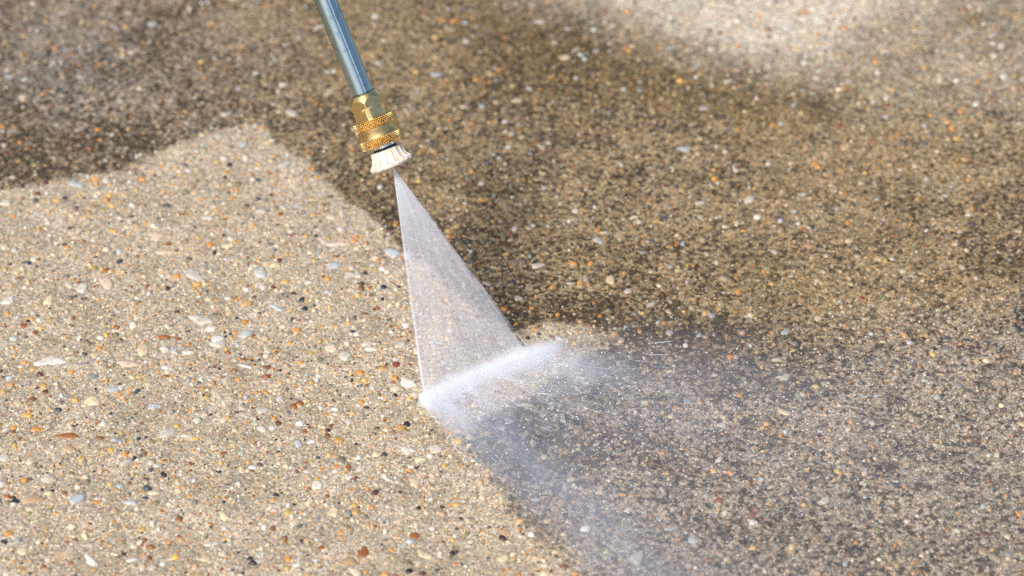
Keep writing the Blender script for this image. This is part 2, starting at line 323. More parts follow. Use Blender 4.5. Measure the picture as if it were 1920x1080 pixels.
# stones that can be picked out in the photograph: px, py, w, h, angle, colour, jaggedness
ST = [(268,655,27,21,35,'cream',.2),(95,678,62,22,5,'white',.45),(143,390,12,6,0,'slate',.1),(121,459,12,6,0,'black',.15),(224,491,14,9,25,'slate',.1),(268,579,7,6,0,'maroon',.1),
(44,611,15,9,0,'rust',.1),(201,532,26,26,-35,'pink',.35),(155,540,26,18,40,'palegrey',.35),(365,515,40,22,-25,'palegrey',.35),(293,443,30,18,-20,'pink',.5),(407,635,33,13,8,'white',.2),
(460,627,30,13,15,'bluegrey',.15),(352,662,25,8,0,'white',.2),(308,656,18,12,-15,'white',.2),(326,658,14,9,10,'bluegrey',.1),(249,611,15,12,0,'white',.25),(188,634,16,7,0,'white',.1),
(310,633,26,8,-5,'rust',.25),(334,637,14,8,0,'rust',.15),(463,571,24,9,10,'ochre',.2),(332,585,13,6,5,'maroon',.1),(345,596,14,6,0,'grey',.1),(209,676,12,7,0,'bluegrey',.1),(25,636,17,8,0,'bluegrey',.1),
(154,683,40,6,5,'grey',.4),(238,681,50,12,-3,'pink',.4),(410,646,34,14,0,'palegrey',.3),(15,564,26,14,20,'white',.4),(91,563,24,16,30,'cream',.4),(488,512,30,17,-10,'bluegrey',.3),(12,381,30,8,5,'palegrey',.3),
(460,688,26,6,-15,'white',.3),(378,600,44,16,-8,'palegrey',.5),(403,590,14,6,10,'green',.1),(300,473,20,8,10,'white',.2),(309,473,30,9,0,'cream',.3),(428,462,26,11,10,'cream',.4),(212,433,20,10,0,'ochre',.25),
(205,366,12,8,0,'yellow',.1),(106,376,16,7,5,'ochre',.15),(178,460,18,9,0,'tan',.2),(390,408,24,8,0,'palegrey',.2),(270,385,8,6,0,'white',.1),(324,409,9,7,0,'orange',.1),(31,595,14,8,20,'palegrey',.1),
(172,753,32,22,20,'cream',.25),(158,761,14,9,0,'cream',.1),(213,729,24,11,15,'bluegrey',.3),(226,726,18,7,25,'white',.2),(141,751,15,7,-10,'yellow',.2),(52,779,18,8,0,'yellow',.15),(34,757,16,11,-10,'cream',.15),
(128,817,46,11,-4,'rust',.3),(188,822,16,7,0,'brown',.1),(313,812,42,16,18,'palegrey',.3),(349,818,24,6,3,'palegrey',.2),(367,823,14,8,-10,'yellow',.25),(285,830,12,8,0,'olive',.1),(226,829,10,9,-10,'bluegrey',.2),
(130,843,34,12,-20,'tan',.4),(8,858,22,13,15,'palegrey',.2),(208,845,15,8,-5,'yellow',.2),(25,801,15,6,0,'orange',.2),(57,899,11,6,10,'navy',.1),(133,886,12,8,0,'olive',.15),(283,882,13,9,20,'slate',.15),
(236,868,25,9,15,'palegrey',.3),(145,937,38,20,35,'bluegrey',.3),(65,936,42,17,0,'tan',.5),(288,924,25,9,0,'cream',.1),(272,933,12,6,0,'navy',.1),(245,942,26,9,5,'bluegrey',.2),(293,942,15,7,0,'olive',.1),
(181,942,12,7,0,'orange',.1),(329,953,10,6,0,'black',.1),(156,960,8,7,0,'slate',.1),(265,993,19,10,0,'ochre',.15),(17,1001,18,10,-10,'orange',.15),(8,1016,13,9,0,'black',.1),(141,1012,12,7,0,'brown',.15),(126,1017,12,7,-5,'rust',.1),
(165,1017,10,6,0,'navy',.1),(170,1052,30,14,-30,'white',.4),(42,1034,24,14,0,'cream',.3),(143,1075,13,9,0,'orange',.1),(386,1048,23,10,10,'cream',.2),(421,991,14,10,-10,'palegrey',.1),(248,1050,26,7,10,'white',.3),
(397,1021,30,8,12,'palegrey',.3),(419,851,14,5,10,'rust',.1),(453,851,10,8,30,'bluegrey',.15),(420,970,22,14,-30,'cream',.5),(292,759,12,5,5,'rust',.1),(282,772,9,5,10,'olive',.1),(377,792,10,5,0,'maroon',.1),(339,757,11,5,0,'brown',.1),
(535,457,0,0,0,'pink',0),(622,406,22,11,5,'pink',.4),(735,474,32,17,-5,'bluegrey',.25),(656,516,22,12,10,'palegrey',.3),(672,517,14,11,-20,'palegrey',.2),(490,510,22,22,-25,'palegrey',.3),(517,578,30,8,-25,'bluegrey',.3),
(556,620,17,9,5,'orange',.1),(534,527,17,9,10,'ochre',.15),(494,538,16,9,0,'white',.15),(621,653,28,17,0,'pink',.2),(647,668,22,20,20,'palegrey',.3),(601,675,16,8,0,'olive',.1),(671,681,8,7,20,'maroon',.2),(716,692,16,8,10,'ochre',.1),
(688,643,22,9,15,'palegrey',.2),(695,655,26,7,-5,'white',.25),(751,646,22,12,20,'palegrey',.25),(766,718,40,17,-18,'white',.35),(660,540,0,0,0,'rust',0),(684,589,14,5,0,'brown',.1),(531,613,14,8,0,'cream',.1),(573,606,12,6,15,'palegrey',.1),
(540,569,0,0,0,'white',0),(500,689,18,7,5,'brown',.2),(710,711,0,0,0,'white',0),(487,683,8,5,0,'black',.1),(563,703,8,6,0,'bluegrey',.1),(690,690,6,8,0,'brown',.2),(637,458,40,7,5,'pink',.3),(624,459,26,8,-2,'palegrey',.2),
(626,498,34,12,0,'bluegrey',.3),(545,434,14,7,0,'white',.1),(488,396,24,8,0,'palegrey',.2),(694,465,18,7,8,'cream',.2),(484,373,12,7,0,'slate',.1),(492,769,24,14,0,'palegrey',.3),(514,783,12,7,-5,'orange',.1),(522,793,12,10,0,'maroon',.15),
(491,804,18,12,-10,'palegrey',.25),(559,832,16,12,-35,'bluegrey',.3),(584,828,18,7,15,'white',.2),(613,818,13,10,15,'brown',.2),(707,803,13,8,0,'brown',.1),(678,755,11,9,0,'orange',.1),(687,765,12,6,-5,'maroon',.1),(698,729,11,9,0,'white',.15),
(765,845,31,14,-12,'palegrey',.25),(817,842,24,18,10,'palegrey',.4),(787,863,20,9,-5,'cream',.4),(653,877,10,16,10,'rust',.3),(676,881,20,7,0,'palegrey',.2),(594,911,25,16,20,'white',.25),(613,931,11,7,0,'rust',.1),(550,935,9,7,5,'orange',.1),
(778,906,18,22,50,'cream',.3),(626,961,20,21,0,'cream',.3),(856,947,13,8,5,'yellow',.15),(829,951,12,6,-5,'maroon',.1),(697,952,13,6,-10,'orange',.1),(664,948,11,9,0,'yellow',.1),(808,936,12,7,5,'palegrey',.1),(495,988,13,10,0,'white',.15),
(562,987,15,7,30,'green',.2),(595,974,14,8,15,'grey',.15),(640,998,12,8,-10,'orange',.1),(682,1036,24,20,0,'rust',.3),(650,1055,40,16,5,'tan',.5),(796,1040,36,13,-25,'cream',.25),(945,1048,24,12,5,'cream',.2),(948,1000,18,12,5,'tan',.2),
(734,1032,12,7,-15,'orange',.1),(876,1001,11,9,20,'olive',.15),(650,1015,9,6,0,'cream',.1),(883,1015,14,8,10,'palegrey',.2),(750,976,14,8,0,'pink',.2),(905,933,14,9,10,'pink',.1),(666,1072,30,14,-20,'pink',.3),(556,1059,18,8,0,'white',.3),
(893,925,9,9,0,'grey',.1),(885,889,18,7,20,'palegrey',.2),(771,877,14,6,0,'white',.1),(809,892,11,7,0,'pink',.1),(610,894,12,8,0,'pink',.1),(595,897,11,7,0,'ochre',.1),(631,875,12,6,20,'orange',.1),(555,866,9,5,0,'orange',.1),(553,853,8,6,0,'red',.1),
(630,855,12,8,0,'tan',.1),(816,875,8,6,0,'ochre',.1),(794,827,12,4,5,'tan',.1),(592,854,11,4,10,'ochre',.1),(544,900,9,4,5,'navy',.1),(513,838,0,0,0,'white',0),
(863,654,20,9,0,'palegrey',.2),(870,535,10,14,0,'palegrey',.3),(899,594,16,8,5,'brown',.15),(811,717,0,0,0,'white',0),(850,704,40,14,0,'palegrey',.3),(787,637,12,6,0,'orange',.1),(945,580,13,8,0,'orange',.15),(914,533,18,6,-20,'palegrey',.2),
(1008,499,28,9,8,'palegrey',.35),(1121,452,20,10,-20,'bluegrey',.2),(1079,396,14,9,0,'white',.1),(1067,415,9,8,0,'white',.1),(965,430,13,9,25,'white',.2),(1000,424,10,9,0,'white',.15),(1198,416,11,9,0,'white',.1),(1188,408,20,7,15,'cream',.2),
(1133,437,17,6,0,'palegrey',.2),(1145,525,14,20,30,'cream',.4),(1178,546,17,11,0,'palegrey',.2),(1220,571,20,9,20,'palegrey',.2),(1070,531,18,5,0,'palegrey',.2),(1253,584,16,7,-30,'cream',.3),(972,560,18,10,0,'palegrey',.15),(1384,547,13,7,0,'orange',.1),
(997,578,11,7,0,'orange',.1),(1046,590,10,7,0,'orange',.1),(1310,628,14,9,10,'bluegrey',.3),(1369,669,14,8,0,'orange',.1),(1340,704,13,7,0,'cream',.1),(1392,690,12,8,15,'grey',.1),(1295,655,11,5,20,'orange',.1),(1305,703,0,0,0,'tan',0),
(1245,409,15,8,0,'navy',.2),(1225,499,0,0,0,'black',0),(1406,374,24,12,20,'palegrey',.4),(1312,381,26,6,5,'palegrey',.3),(1350,545,0,0,0,'white',0),(1473,623,18,11,0,'bluegrey',.25),(1531,615,0,0,0,'white',0),(1534,598,14,13,0,'cream',.2),
(1624,679,11,6,0,'navy',.1),(1655,641,13,5,3,'cream',.1),(1634,638,10,6,0,'cream',.1),(1776,634,18,5,0,'navy',.2),(1831,676,12,6,10,'yellow',.15),(1840,661,11,5,0,'orange',.1),(1471,707,30,14,10,'palegrey',.45),(1456,675,20,6,5,'white',.3),
(1490,645,14,7,0,'grey',.2),(1748,679,8,4,0,'white',.1),(1685,645,10,6,0,'white',.1),(1470,774,28,9,-18,'cream',.35),(1055,766,6,6,0,'cream',.1),(984,760,36,6,-2,'cream',.35),(1056,787,13,13,-30,'bluegrey',.3),(1090,801,10,6,0,'bluegrey',.1),
(1129,745,0,0,0,'white',0),(1191,774,9,8,20,'white',.3),(1020,858,14,9,0,'cream',.15),(1052,868,10,9,0,'navy',.2),(1071,899,20,10,5,'cream',.25),(1085,835,11,7,-10,'cream',.2),(1144,855,9,5,0,'orange',.1),(1238,897,12,8,-20,'slate',.2),
(1353,797,22,10,-8,'palegrey',.25),(1348,863,17,8,20,'white',.3),(1429,803,12,6,0,'yellow',.1),(1267,907,12,6,-10,'slate',.1),(1124,923,17,7,5,'cream',.2),(1076,940,12,6,-5,'orange',.2),(1178,957,17,12,15,'white',.25),(1274,955,8,8,0,'red',.1),
(1299,1014,24,14,-20,'bluegrey',.3),(1195,1045,28,24,45,'palegrey',.4),(1410,968,12,8,20,'red',.1),(1362,1048,14,9,5,'cream',.1),(1331,1050,18,6,-5,'rust',.2),(1270,1012,11,6,0,'orange',.1),(1382,1025,12,6,-5,'navy',.1),(1254,993,22,6,-5,'bluegrey',.3),
(1070,1033,13,5,5,'tan',.1),(1194,1031,12,6,0,'maroon',.1),(1110,1075,10,6,0,'orange',.1),(1545,940,26,13,25,'palegrey',.4),(1551,1010,12,8,10,'navy',.2),(1640,893,16,8,5,'navy',.25),(1680,904,12,6,0,'white',.1),(1463,817,10,7,20,'orange',.1),
(1483,759,0,0,0,'tan',0),(1515,835,9,7,20,'orange',.1),(1528,833,9,7,0,'orange',.1),(1550,773,6,5,0,'pink',.1),(1538,807,9,6,-5,'white',.1),(1473,832,12,6,0,'maroon',.1),(1482,903,9,6,0,'red',.1),(1600,856,10,4,0,'cream',.1),(1870,780,9,5,0,'slate',.1),
(1837,788,10,6,0,'white',.1),(1755,835,14,9,-40,'palegrey',.3),(1885,889,0,0,0,'tan',0),(1860,1031,10,7,0,'yellow',.1),(1862,1050,10,6,0,'orange',.1),(1850,1002,28,6,-3,'maroon',.3),(1795,995,16,6,-25,'palegrey',.3),(1710,1056,0,0,0,'tan',0),(1712,1056,12,7,10,'orange',.1),
(1688,1020,9,6,0,'cream',.1),(1450,740,10,6,5,'maroon',.1),(1700,778,8,5,0,'orange',.1),(1480,720,0,0,0,'white',0),(1760,975,0,0,0,'tan',0),
(140,346,30,11,-10,'bluegrey',.4),(534,309,28,7,25,'palegrey',.3),(423,216,26,9,8,'palegrey',.3),(547,212,24,14,-5,'palegrey',.4),(530,158,16,9,0,'white',.1),(480,137,14,8,0,'white',.1),(456,272,18,8,5,'bluegrey',.3),(43,184,16,14,30,'cream',.3),
(247,98,16,9,0,'palegrey',.2),(100,118,14,9,0,'palegrey',.2),(598,51,24,9,25,'palegrey',.2),(8,272,12,8,0,'white',.1),(24,332,15,7,0,'white',.1),(210,253,12,8,0,'white',.1),(198,302,11,7,0,'bluegrey',.1),(240,24,16,8,5,'palegrey',.2),
(851,39,18,8,0,'orange',.2),(830,38,12,7,0,'orange',.1),(874,78,13,9,0,'white',.1),(816,69,16,9,0,'ochre',.2),(818,140,24,9,0,'bluegrey',.2),(947,229,14,9,0,'white',.1),(953,277,13,8,0,'white',.1),(992,166,16,7,-20,'palegrey',.1),(1080,93,20,7,25,'palegrey',.2),
(1060,108,24,10,0,'cream',.3),(1080,146,10,8,0,'white',.1),(970,188,22,8,0,'cream',.2),(1283,280,26,12,0,'bluegrey',.3),(1305,145,10,8,0,'white',.1),(1332,92,12,9,0,'white',.1),(1508,117,14,9,0,'white',.15),(1512,104,12,7,0,'bluegrey',.1),
(1477,52,14,10,0,'bluegrey',.2),(1645,136,12,9,0,'white',.15),(1877,87,15,10,0,'white',.2),(1882,143,16,11,-15,'white',.2),(1763,150,13,9,0,'cream',.15),(1830,195,12,10,0,'white',.1),(1662,184,13,9,-10,'white',.15),(1638,190,12,8,0,'palegrey',.1),
(1794,260,16,9,0,'ochre',.2),(1380,318,12,8,0,'white',.1),(1441,307,10,8,0,'white',.1),(1487,176,13,8,0,'cream',.1),(1862,66,18,8,20,'palegrey',.2),(1722,32,18,8,-25,'palegrey',.2),(1707,134,9,7,0,'orange',.1),(1610,88,8,7,0,'rust',.1),
(1490,396,13,8,0,'bluegrey',.2),(1463,413,12,9,0,'bluegrey',.15),(1497,419,10,7,0,'white',.1),(1516,428,10,7,0,'white',.1),(1792,458,10,7,0,'white',.1),(1614,508,8,6,0,'white',.1),(1737,432,10,7,0,'white',.1),(1452,472,14,9,-20,'palegrey',.2),
(1676,515,12,7,0,'tan',.2),(1631,490,10,6,0,'rust',.1),(1830,521,10,8,-20,'palegrey',.1),(1761,448,14,5,-20,'maroon',.3),(1013,41,18,7,0,'white',.2),(660,300,14,8,0,'tan',.2)]
ST = [s for s in ST if s[2] > 0]
ST.sort(key=lambda s: -s[2]*s[3]*(1 if s[1] < 1075 else 0))
ST = ST[:300]
NST = len(ST)

def dome(outline, hgt, sink=.0006, jag=0.0, rr=None):
    """outline (n,2) in metres about 0 -> verts, quads/tris"""
    n = len(outline); V = []
    for f, zz in ((1.0, -sink), (.93, hgt*.55), (.6, hgt*.95)):
        for i, p in enumerate(outline):
            V.append((p[0]*f, p[1]*f, zz if zz < 0 else zz*(1+(rr.random()-.5)*jag)))
    V.append((0, 0, hgt))
    Fs = []
    for k in range(2):
        for i in range(n):
            j = (i+1) % n; Fs.append((k*n+i, k*n+j, (k+1)*n+j, (k+1)*n+i))
    for i in range(n): Fs.append((2*n+i, 2*n+(i+1) % n, 3*n))
    return V, Fs
big = []
for (px, py, w, h, ang, ck, jg) in ST:
    n = 13 if w > 14 else 9; jg = jg*.8+.12
    rr = random.Random(int(px*7+py))
    a = math.radians(ang); out = []
    for i in range(n):
        t = 2*math.pi*(i+rr.uniform(-.25, .25)*(.4+jg))/n
        r = 1+rr.uniform(-1, .6)*jg*.75+.22*jg*math.sin(2*t+px)+.3*jg*math.sin(3*t+py)
        ex, ey = math.cos(t)*w/2*r, math.sin(t)*h/2*r
        out.append((px+ex*math.cos(a)+ey*math.sin(a)*1.0, py-(ex*math.sin(a)-ey*math.cos(a))))
    q = np.array(out); G = ground(q[:, 0], q[:, 1])[:, :2]; c0 = ground(np.array(px), np.array(py))[:2]
    o2 = (G-c0)
    if (o2[0, 0]*o2[1, 1]-o2[0, 1]*o2[1, 0]) < 0: o2 = o2[::-1]
    r0 = math.sqrt(abs(w*h))*K*1.42/2
    hh = min(.0007, r0*.2+.0003)
    V, Fs = dome([tuple(p) for p in o2], hh, rr=rr, jag=.5)
    pm = bpy.data.meshes.new('pebble'); pm.from_pydata(V, [], Fs); pm.update()
    o = link('pebble', pm, peb_obj, slab)
    o.location = (c0[0], c0[1], float(slab_z(np.array([c0[0]]), np.array([c0[1]]))[0]))
    col = lin(PAL[ck])*.92*rr.uniform(.9, 1.08)
    colg, _ = grime(col[None], c0[None], .18)
    o.color = (*colg[0], 1)
    big.append((c0[0], c0[1], np.hypot(*(o2.T)).max()))
big = np.array(big)

# the rest of the aggregate: far too many to count, one joined mesh per size
def grains(name, n, rmin, rmax, power, seg, ring, amt, natural, label, weights=None, flat=1.0):
    x = rng.uniform(X0, X1, n); y = rng.uniform(Y0, Y1, n)
    u = rng.random(n); r = rmin*(1-u*(1-(rmax/rmin)**(-power)))**(-1/power)
    for bx, by, br in big:
        kk = (np.abs(x-bx) < br+r) & (np.abs(y-by) < br+r)
        ii = np.nonzero(kk)[0]
        d = np.hypot(x[ii]-bx, y[ii]-by); bad = ii[d < (br*.85+r[ii]*.5)]
        r[bad] = -1
    k = r > 0; x, y, r = x[k], y[k], r[k]; n = len(x)
    P = np.column_stack([x, y])
    el = rng.uniform(.55, 1.0, n); th = rng.uniform(0, 2*np.pi, n)
    t = (np.arange(seg)/seg*2*np.pi)[None]+rng.uniform(-.35, .35, (n, seg))
    rad = rng.uniform(.78, 1.12, (n, seg))
    ex = np.cos(t)*rad*r[:, None]; ey = np.sin(t)*rad*r[:, None]*el[:, None]
    ox = ex*np.cos(th)[:, None]-ey*np.sin(th)[:, None]; oy = ex*np.sin(th)[:, None]+ey*np.cos(th)[:, None]
    z0 = slab_z(x, y); hg = np.minimum(r*rng.uniform(.25, .6, n)*flat, .0010)+.00015
    vs_ = []
    levels = [(1.0, -.0004)]+([(.7, None)] if ring else [])
    for f, zz in levels:
        zl = np.full((n, seg), -.00012 if ring else -.00002) if zz is not None else hg[:, None]*rng.uniform(.6, 1.0, (n, seg))
        vs_.append(np.stack([x[:, None]+ox*f, y[:, None]+oy*f, z0[:, None]+zl], -1))
    apex = np.stack([x, y, z0+hg], -1)[:, None]
    Vv = np.concatenate(vs_+[apex], 1); per = Vv.shape[1]
    tri = []
    for L in range(len(levels)-1):
        for i in range(seg):
            j = (i+1) % seg; a_, b_, c_, d_ = L*seg+i, L*seg+j, (L+1)*seg+j, (L+1)*seg+i
            tri += [(a_, b_, c_), (a_, c_, d_)]
    L = len(levels)-1
    for i in range(seg): tri.append((L*seg+i, L*seg+(i+1) % seg, per-1))
    F = (np.array(tri)[None]+(np.arange(n)*per)[:, None, None]).reshape(-1, 3)
    me = mesh_np(name, Vv.reshape(-1, 3), F)
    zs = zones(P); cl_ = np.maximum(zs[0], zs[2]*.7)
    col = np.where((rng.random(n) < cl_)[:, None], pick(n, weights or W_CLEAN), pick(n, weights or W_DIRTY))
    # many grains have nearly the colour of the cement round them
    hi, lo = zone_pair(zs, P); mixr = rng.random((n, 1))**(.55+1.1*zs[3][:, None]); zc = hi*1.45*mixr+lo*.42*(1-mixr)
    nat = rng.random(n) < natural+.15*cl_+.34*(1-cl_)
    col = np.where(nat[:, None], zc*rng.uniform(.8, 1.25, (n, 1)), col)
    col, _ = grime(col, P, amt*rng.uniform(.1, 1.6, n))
    cattr(me, 'tint', np.repeat(col, per, 0))
    o = link(name, me, peb_att, slab); tag(o, label, None, None, 'stuff'); return o
grains('stone_chips', 1700, .0014, .0036, 2.6, 9, True, .55, .0, 'flat pale stone and shell chips set flush in the concrete',
       dict(white=.2, cream=.25, palegrey=.3, bluegrey=.1, tan=.1, pink=.08, ochre=.04, grey=.06), .35)
grains('gravel', 36000, .0007, .0028, 1.95, 8, True, .35, .04, 'small rounded pebbles set in the concrete')
grains('coarse_sand', 45000, .0005, .0010, 2.0, 6, True, .45, .15, 'coarse sand grains set in the concrete')
grains('sand', 80000, .00028, .0006, 1.8, 5, False, .45, .35, 'fine sand grains set in the concrete')

# ------------------------------------------------------------------ jet geometry (world)
A = ground(np.array(795.), np.array(758.)); B = ground(np.array(1005.), np.array(668.)); MID = (A+B)/2
axis_up = -.378*RGT + .914*UP + .139*(-FWD); axis_up /= np.linalg.norm(axis_up)
# nozzle: on the sight line of the orifice, nearest to the axis through the impact line
rn = ray(np.array(735.), np.array(309.)); rn = rn/np.linalg.norm(rn)
w0 = MID-CAMP; bb = axis_up@rn; dd = axis_up@w0; ee = rn@w0
NOZ = CAMP + rn*((ee-bb*dd)/(1-bb*bb))
axis_up = NOZ-MID; axis_up /= np.linalg.norm(axis_up)
print('NOZ', NOZ, 'axis', axis_up, 'len', np.linalg.norm(NOZ-MID), 'camdot', axis_up@(-FWD))
SC = K*np.dot(NOZ-CAMP, FWD)          # metres per photo pixel at the lance
# the lance's own screen slope
la = -.368*RGT + .925*UP; la /= np.linalg.norm(la)
L_AX = la*math.cos(math.radians(8)) - FWD*math.sin(math.radians(8))
lance = bpy.data.objects.new('pressure_washer_lance', None); C.objects.link(lance)
tag(lance, 'steel pressure washer lance with knurled brass coupler and white fan nozzle', 'lance')
zax = Vector(L_AX); xax = Vector(RGT).cross(zax); xax = Vector(np.cross(UP, L_AX)).normalized(); yax = zax.cross(xax)
Mx = Matrix((xax, yax, zax)).transposed().to_4x4(); Mx.translation = Vector(NOZ)
lance.matrix_world = Mx
mm = SC  # one photo pixel

def lathe(name, rfun, S, nphi, mat, parent, cap=True, smooth=True):
    ph = np.arange(nphi)/nphi*2*np.pi
    PH, SS = np.meshgrid(ph, S); R = rfun(PH, SS)
    V = np.stack([R*np.cos(PH), R*np.sin(PH), SS], -1).reshape(-1, 3)*mm
    ns = len(S); idx = np.arange(ns*nphi).reshape(ns, nphi); nx_ = np.roll(idx, -1, 1)
    F = [tuple(f) for f in np.stack([idx[:-1], nx_[:-1], nx_[1:], idx[1:]], -1).reshape(-1, 4)]
    V = [tuple(v) for v in V]
    if cap:
        F.append(tuple(int(i) for i in idx[0][::-1])); F.append(tuple(int(i) for i in idx[-1]))
    me = bpy.data.meshes.new(name); me.from_pydata(V, [], [tuple(int(q) for q in f) for f in F]); me.update()
    o = link(name, me, mat, parent, smooth)
    if smooth:
        try: me.set_sharp_from_angle(angle=math.radians(38))
        except Exception: pass
    return o

# --- metals
def metal(name, base, rough, dark, nscale, ndark, streak=False):
    m, nt, b = node_mat(name); T = NT(nt)
    tc = T.n('ShaderNodeTexCoord').outputs['Object']
    n1 = T.n('ShaderNodeTexNoise', i_Vector=tc, i_Scale=nscale, i_Detail=6.0, i_Roughness=.65).outputs['Fac']
    n2 = T.n('ShaderNodeTexNoise', i_Vector=tc, i_Scale=nscale*5, i_Detail=3.0).outputs['Fac']
    c = T.mix(T.mr(n1, .42, .68, 0, ndark), base, dark)
    c = T.mix(T.mr(n2, .60, .70, 0, .5), c, tuple(v*.5 for v in dark))
    T.l(c, b.inputs['Base Color']); b.inputs['Metallic'].default_value = 1
    T.l(T.mr(n1, .3, .7, rough*.7, rough*1.5), b.inputs['Roughness'])
    T.l(T.bump(n1, .10, .0004, T.bump(n2, .08, .0002)), b.inputs['Normal'])
    return m, T, b, tc
brass, _, _, _ = metal('worn brass', (.83, .61, .27), .25, (.46, .29, .10), 260, .7)
brass_dull, _, _, _ = metal('tarnished brass', (.70, .50, .22), .34, (.28, .17, .07), 220, .9)
chrome, _, _, _ = metal('steel nipple', (.7, .71, .73), .14, (.2, .2, .2), 300, .4)
black, _, bb_, _ = metal('black rubber seal', (.02, .02, .02), .5, (.01, .01, .01), 300, .4); bb_.inputs['Metallic'].default_value = 0
zinc, T, b, tc = metal('zinc plated steel', (.40, .49, .50), .27, (.27, .34, .36), 60, .6)
mp = T.n('ShaderNodeMapping', i_0=tc, i_3=(1400., 1400., 22.)).outputs[0]
ns_ = T.n('ShaderNodeTexNoise', i_Vector=mp, i_Scale=1.0, i_Detail=5.0).outputs['Fac']
prevc = b.inputs['Base Color'].links[0].from_socket
c = T.mix(T.mr(ns_, .5, .75, 0, .5), prevc, (.25, .32, .38))
# scratches across the plating
mp2 = T.n('ShaderNodeMapping', i_0=tc, i_2=(.5, .3, .8), i_3=(90., 800., 160.)).outputs[0]
nv = T.n('ShaderNodeTexVoronoi', i_Vector=mp2, i_Scale=1.0, feature='DISTANCE_TO_EDGE').outputs['Distance']
ms = T.n('ShaderNodeTexNoise', i_Vector=tc, i_Scale=110.0).outputs['Fac']
sc_ = T.m('MULTIPLY', T.mr(nv, 0, .035, 1, 0), T.mr(ms, .56, .64, 0, 1))
c = T.mix(T.m('MULTIPLY', sc_, .8), c, (.05, .07, .09))
T.l(c, b.inputs['Base Color'])
T.l(T.bump(ns_, .2, .0002, b.inputs['Normal'].links[0].from_socket), b.inputs['Normal'])

# --- tube with its weld seam
TR = 21.0
PH_SEAM = None
def ang_to_cam(off_deg):
    """phi (in lance coordinates) of the side facing the camera, turned off_deg"""
    tocam = np.array(-FWD); cx = float(tocam@np.array(xax)); cyy = float(tocam@np.array(yax))
    return math.atan2(cyy, cx)+math.radians(off_deg)
seam = ang_to_cam(18)
def r_tube(ph, s):
    d = (ph-seam+np.pi) % (2*np.pi)-np.pi
    return TR+.45*np.exp(-(d/.05)**2)-.35*np.exp(-((np.abs(d)-.13)/.05)**2)
tube = lathe('tube', r_tube, np.array([142, 145, 200, 400, 800, 1400, 2200, 3200.]), 256, zinc, lance)
ring = lathe('seal_ring', lambda p, s: np.full_like(p, 22.3), np.array([140.8, 141.3, 145., 145.5]), 64, black, lance)

# --- brass body: hexagon, chamfered, lower corners turned down below a groove
hexrot = ang_to_cam(-8)
def r_hex(ph, s):
    a = (ph-hexrot) % (np.pi/3)-np.pi/6
    flat = 30.6/np.cos(a)                              # flats at 28.6, corners at 33
    t = np.interp(s, [76, 114, 115, 118.2, 119.2, 128, 142, 144], [32.8, 32.8, 30.9, 30.9, 34.8, 34.8, 27.0, 24.0])
    return np.minimum(flat, t)
S = np.concatenate([np.linspace(76, 114, 8), [115, 116.6, 118.2, 119.2], np.linspace(120, 142, 34), [142.8, 143.6, 144]])
body = lathe('hex_body', r_hex, S, 360, brass, lance)
# --- collar: smooth waist with two knurled rings
def collar_r(p, s):
    return np.interp(s, [43, 44, 62, 63, 80, 82, 83], [36.5, 39.2, 39.2, 38.6, 39.4, 38, 33.5])+0*p
collar = lathe('collar', collar_r, np.concatenate([[42.5, 43, 44, 50, 58, 62, 64, 70, 76, 80, 82, 83]]), 128, brass_dull, lance)
def knurl(s0, s1, R, name):
    nd = 54
    def f(ph, s):
        u = ph*nd/(2*np.pi); v = (s-s0)/6.2
        a = np.abs(((u+v) % 1)-.5)*2; b_ = np.abs(((u-v) % 1)-.5)*2
        hgt = np.minimum(np.clip(a*1.7, 0, 1), np.clip(b_*1.7, 0, 1))
        e = sst(0, 1.4, np.minimum(s-s0, s1-s))
        return R-2.7+2.7*hgt*e-(1-e)*1.2
    return lathe(name, f, np.linspace(s0, s1, 64), 880, brass, collar)
knurl(42.2, 60.2, 41.9, 'knurled_ring'); knurl(78.0, 96.0, 42.7, 'knurled_ring')
lathe('lock_lip', lambda p, s: np.interp(s, [94.6, 96, 97.2], [39, 38.5, 31])+0*p, np.array([94.6, 96, 97.2]), 96, brass_dull, collar)
# --- nozzle insert
stem = lathe('nozzle_stem', lambda p, s: np.where(np.abs(((p*4/np.pi) % 1)-.5) > .3, 20.5, 18.3)*np.interp(s, [26, 28, 44], [1, 1, 1]), np.linspace(24, 52, 6), 160, chrome, lance)
lathe('seal', lambda p, s: np.interp(s, [31, 33, 35.5, 36.5], [21.5, 23, 23, 21])+0*p, np.array([31, 33, 35.5, 36.5]), 96, black, lance)
# white plastic shroud
m, nt, b = node_mat('worn white plastic'); T = NT(nt); tcx = T.n('ShaderNodeTexCoord').outputs['Object']
na = T.n('ShaderNodeTexNoise', i_Vector=tcx, i_Scale=240.0, i_Detail=7.0, i_Roughness=.7).outputs['Fac']
nb = T.n('ShaderNodeTexNoise', i_Vector=tcx, i_Scale=900.0, i_Detail=4.0).outputs['Fac']
c = T.mix(T.mr(na, .5, .72, 0, .75), (.70, .64, .55), (.50, .34, .18))
c = T.mix(T.mr(nb, .62, .72, 0, .5), c, (.34, .2, .09)); T.l(c, b.inputs['Base Color'])
b.inputs['Roughness'].default_value = .4; b.inputs['Subsurface Weight'].default_value = .15
b.inputs['Subsurface Radius'].default_value = (.0012, .001, .0008); b.inputs['Subsurface Scale'].default_value = 1.0
T.l(T.bump(na, .35, .0006, T.bump(nb, .25, .0003)), b.inputs['Normal'])
plastic = m
nozzle = lathe('nozzle', lambda p, s: np.interp(s, [-1, 0, 2, 5, 8, 12, 24, 30, 32, 33], [7, 33, 39.3, 38, 35, 31.8, 28.6, 28.4, 27, 20])+0*p,
               np.array([-1, 0, 2, 4, 5, 8, 14, 20, 24, 30, 32, 33]), 96, plastic, lance)
